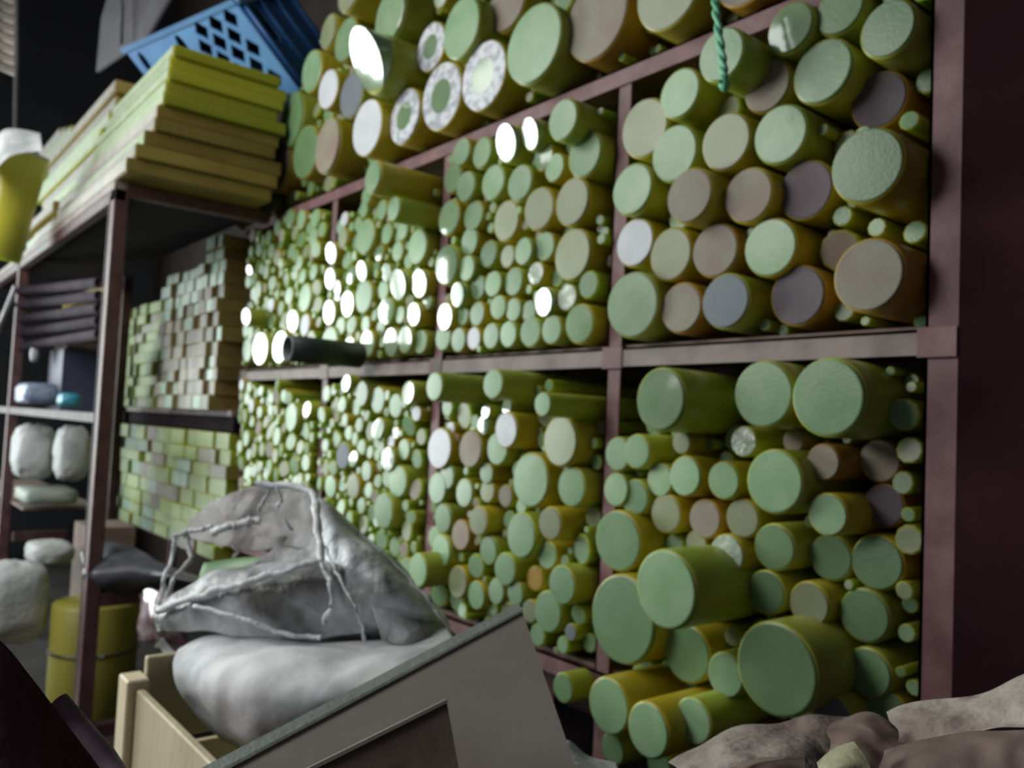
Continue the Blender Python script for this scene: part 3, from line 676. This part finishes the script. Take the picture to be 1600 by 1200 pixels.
# torn grey sack on top
ts = empty('torn_sack', atd(450, 900, 2.0))
sheet('sack_flank', [[(486, 764, 2.15), (500, 800, 2.05), (500, 850, 1.98), (490, 890, 1.95), (440, 930, 1.95), (400, 985, 2.0)],
                     [(515, 785, 2.1), (545, 840, 1.95), (555, 880, 1.88), (560, 920, 1.85), (530, 960, 1.88), (500, 1005, 1.95)],
                     [(540, 810, 2.15), (590, 860, 2.0), (620, 895, 1.9), (640, 930, 1.85), (630, 970, 1.88), (610, 1005, 1.95)],
                     [(560, 830, 2.25), (620, 880, 2.15), (655, 920, 2.05), (690, 955, 2.0), (705, 980, 1.98), (695, 1000, 2.0)]], M_film, ts, 80, 66, .020, 8, .006, 1)
sheet('sack_lip', [[(244, 945, 2.1), (300, 915, 2.05), (340, 895, 2.02), (400, 886, 1.98), (470, 880, 1.96), (510, 868, 1.96)],
                   [(242, 965, 2.05), (310, 945, 1.95), (370, 925, 1.9), (430, 915, 1.86), (490, 905, 1.86), (540, 890, 1.88)],
                   [(240, 985, 2.08), (320, 985, 1.98), (400, 995, 1.92), (450, 1000, 1.9), (510, 1000, 1.9), (570, 985, 1.9)]], M_film, ts, 80, 36, .020, 9, .006, 6)
sheet('sack_back', [[(298, 812, 2.35), (330, 785, 2.35), (390, 762, 2.32), (440, 757, 2.28), (488, 768, 2.2)],
                    [(290, 840, 2.32), (335, 826, 2.3), (390, 818, 2.28), (445, 812, 2.24), (494, 815, 2.16)],
                    [(300, 838, 2.3), (345, 852, 2.26), (395, 862, 2.24), (445, 852, 2.2), (500, 870, 2.1)]], mat('dim_film', (.30, .27, .26), (.48, .48, .50), .4, 6, .6, 22, alpha=.75), ts, 44, 24, .014, 8, .004, 9)
sheet('sack_inside', [[(430, 840, 2.22), (470, 835, 2.18), (505, 840, 2.1)], [(415, 868, 2.2), (460, 865, 2.15), (505, 872, 2.06)], [(340, 905, 2.14), (430, 890, 2.1), (505, 890, 2.02)]], M_film, ts, 24, 16, .012, 8, .004, 19)
for k, (P, rr) in enumerate((
    ([(285, 832, 2.15), (300, 870, 2.12), (270, 905, 2.1), (258, 945, 2.08), (250, 985, 2.06)], .009),
    ([(275, 835, 2.16), (268, 870, 2.14), (256, 905, 2.1), (246, 945, 2.08)], .008),
    ([(270, 838, 2.14), (300, 830, 2.14), (330, 822, 2.14)], .009),
    ([(400, 756, 2.12), (440, 757, 2.1), (480, 765, 2.06), (494, 790, 1.99), (498, 840, 1.92), (503, 880, 1.87)], .013),
    ([(246, 955, 2.02), (310, 932, 1.94), (380, 912, 1.88), (440, 894, 1.85), (503, 875, 1.85)], .013),
    ([(300, 945, 1.92), (360, 962, 1.86), (430, 985, 1.84), (500, 998, 1.83)], .007),
    ([(503, 878, 1.84), (520, 930, 1.80), (505, 975, 1.83)], .008),
    ([(505, 850, 1.93), (530, 900, 1.82), (560, 960, 1.78), (570, 1000, 1.84)], .004),
    ([(560, 832, 2.06), (620, 885, 1.97), (670, 940, 1.88), (704, 985, 1.88)], .005),
    ([(425, 760, 2.12), (412, 780, 2.12), (404, 800, 2.14)], .006),
    ([(432, 760, 2.1), (438, 780, 2.1), (436, 795, 2.12)], .006),
    ([(446, 808, 2.1), (450, 822, 2.1), (456, 830, 2.1)], .006),
    ([(330, 832, 2.2), (370, 820, 2.18), (405, 815, 2.18)], .016),
    ([(365, 850, 2.2), (372, 862, 2.2), (368, 870, 2.2)], .005))):
    pts = [cat([atd(*p) for p in P], i/24) for i in range(25)]
    pts = [p + Vector((noise.noise(p*40), noise.noise(p*40 + Vector((5, 5, 5))), noise.noise(p*40 + Vector((9, 1, 2)))))*.008 for p in pts]
    tube('frayed_edge', pts, rr, M_fiber, ts, 6, taper=[.6 + .8*abs(noise.noise(Vector((i*.7, k, 0)))) for i in range(25)])
sheet('dark_fold', [[(600, 900, 1.93), (650, 940, 1.95), (715, 985, 1.95)], [(580, 940, 1.86), (640, 975, 1.86), (700, 1000, 1.9)], [(600, 1000, 1.84), (650, 1012, 1.84), (720, 1005, 1.88)]], M_film, ts, 24, 18, .02, 10, .01, 14)
tag(ts, 'torn grey translucent plastic sack with frayed opening on top of the white sack', 'sack')
gl = sheet('glossy_wrap', [[(215, 925, 3.4), (245, 920, 3.3), (290, 935, 3.2)], [(216, 965, 3.35), (245, 960, 3.2), (290, 975, 3.1)], [(218, 1000, 3.4), (245, 1005, 3.3), (290, 1010, 3.2)]], mat('pinkish_wrap', (.16, .07, .09), (.5, .42, .45), .15, 9, 1., 20, coat=1., lo=.45, hi=.6), ts, 18, 14, .03, 9, .02, 5)  # separate glossy wrap farther back, only parented to the torn sack
gl['label'] = 'shiny pinkish plastic wrap behind the torn sack'
# green offcut seen through the torn sack
oc = sheet('green_offcut', [[(318, 880, 2.5), (370, 872, 2.5), (425, 868, 2.45)], [(310, 905, 2.45), (370, 900, 2.45), (430, 895, 2.4)], [(312, 925, 2.45), (370, 925, 2.45), (430, 920, 2.4)]], face['m'], None, 8, 6, .002, 5, .05, 1)
tag(oc, 'green plastic offcut seen through the hole of the torn sack', 'offcut')

# grey board in front, leaning
def board(name, quad, th, m, me_, label, catg, edge=True):
    P = [atd(*p) for p in quad]; P[3] = P[0] + (P[2] - P[1]) * 1.05; o0 = P[0]
    n = (P[1] - P[0]).cross(P[3] - P[0]).normalized()
    if n.dot(EYE - P[0]) < 0: n = -n
    e = empty(name, o0); V = [p - o0 for p in P]; Vb = [p - n*th for p in V]
    link('sheet', mesh('sheet', V + Vb, [(0, 1, 2, 3), (7, 6, 5, 4)] + [(i, i + 4, (i+1) % 4 + 4, (i+1) % 4) for i in range(4)]), m, e)
    if edge:
        upv = (P[0] - P[3]).normalized(); a = V[0] + upv*.001; b = V[1] + upv*.001; c_ = edge
        back_ = (upv*c_*.62 - n*c_*.12)
        Q = [a + n*.003, b + n*.003, b + back_, a + back_]; Q2 = [q - upv*.006 for q in Q]
        link('top_edge', mesh('top_edge', Q + Q2, [(0, 1, 2, 3), (7, 6, 5, 4)] + [(i, i + 4, (i+1) % 4 + 4, (i+1) % 4) for i in range(4)]), me_, e)
    tag(e, label, catg); return e
board('cardboard_carton', [(285, 1238, .92), (816, 955, 1.30), (905, 1215, 1.00), (660, 1500, .66)], .012, M_card, M_cardedge, 'large grey-brown carton side with a pale top edge in the foreground', 'carton', .045)
board('cardboard_flap', [(440, 1225, .82), (698, 1096, 1.02), (722, 1230, .90), (560, 1400, .68)], .006, M_paperd, M_card, 'dark brown cardboard flap folded in front of the grey carton', 'flap', .008)
# torn paper heap, bottom right
PR = [
 ([[(1045, 1192, .95), (1120, 1150, .98), (1200, 1132, 1.0), (1275, 1118, 1.0), (1340, 1118, 1.0)], [(1060, 1205, .9), (1130, 1180, .9), (1220, 1165, .9), (1290, 1160, .92), (1350, 1155, .95)], [(1040, 1260, .85), (1130, 1240, .85), (1220, 1230, .85), (1290, 1220, .88), (1360, 1210, .9)]], M_paper, 'torn brown paper sheet left in the heap at the bottom right'),
 ([[(1390, 1115, .95), (1440, 1096, .93), (1520, 1082, .9), (1600, 1060, .88), (1680, 1040, .85)], [(1400, 1140, .88), (1450, 1130, .86), (1530, 1115, .84), (1600, 1100, .82), (1680, 1080, .8)], [(1400, 1165, .86), (1460, 1160, .84), (1530, 1145, .8), (1600, 1130, .78), (1680, 1110, .76)]], M_paper, 'pale torn paper sheet rising to the right edge of the frame'),
 ([[(1300, 1130, .93), (1340, 1118, .93), (1380, 1125, .93), (1420, 1150, .92)], [(1290, 1165, .86), (1340, 1150, .84), (1390, 1160, .84), (1440, 1175, .84)], [(1280, 1230, .8), (1340, 1220, .8), (1390, 1220, .8), (1450, 1220, .8)]], M_paperd, 'dark crumpled paper in the middle of the heap'),
 ([[(1380, 1172, .82), (1470, 1150, .8), (1560, 1140, .78), (1680, 1120, .74)], [(1370, 1200, .78), (1470, 1185, .76), (1560, 1170, .74), (1680, 1160, .7)], [(1360, 1260, .74), (1470, 1250, .72), (1560, 1240, .7), (1680, 1240, .68)]], M_paperd, 'dark brown paper sheet nearest the bottom right corner'),
 ([[(1130, 1195, .84), (1190, 1180, .84), (1260, 1186, .84)], [(1130, 1215, .8), (1190, 1210, .8), (1270, 1210, .8)], [(1130, 1260, .78), (1190, 1260, .78), (1280, 1260, .78)]], M_paperd, 'small dark paper scrap at the bottom edge of the heap'),
 ([[(1275, 1190, .78), (1310, 1168, .8), (1340, 1160, .8)], [(1280, 1215, .76), (1320, 1200, .76), (1350, 1190, .77)], [(1285, 1240, .75), (1330, 1240, .75), (1360, 1230, .75)]], mat('yellowish_scrap', (.42, .42, .26), (.5, .5, .34), .7, 8, .3, 50), 'small yellowish scrap in the heap at the bottom'),
]
for k, (rows, m, lb) in enumerate(PR):
    o = sheet('paper_sheet', rows, m, None, 70, 44, .013, 17, .002, k*3.1); tag(o, lb, 'paper', 'torn paper heap')
gs = sheet('grey_rag', [[(800, 1192, 1.2), (850, 1182, 1.25), (890, 1150, 1.3), (925, 1175, 1.3), (965, 1190, 1.3)], [(780, 1225, 1.15), (850, 1215, 1.15), (890, 1200, 1.2), (930, 1210, 1.2), (980, 1220, 1.2)], [(780, 1260, 1.15), (850, 1250, 1.15), (890, 1250, 1.15), (930, 1250, 1.15), (990, 1250, 1.15)]], M_gray, None, 30, 16, .012, 9, .005, 21)
tag(gs, 'crumpled grey rag at the bottom beside the carton', 'rag')
# dark red sheet at the bottom left corner
rs = sheet('red_sheet', [[(-60, 975, .62), (0, 1002, .62), (50, 1060, .62), (95, 1120, .62), (165, 1215, .62)], [(-60, 1100, .6), (0, 1110, .6), (40, 1150, .6), (80, 1190, .6), (120, 1240, .6)], [(-60, 1260, .58), (0, 1260, .58), (40, 1260, .58), (80, 1260, .58), (100, 1260, .58)]], M_redsheet, None, 24, 16, .003, 6, .004, 8)
tag(rs, 'dark red sheet metal in the bottom left corner', 'sheet')
tube_ = tube('mauve_tube', [atd(92, 1095, .8), atd(130, 1140, .79), (atd(165, 1180, .78)), atd(215, 1260, .76)], .009, M_purple, None, 12)
tag(tube_, 'dull mauve tube running off the bottom beside the dark red sheet', 'tube')
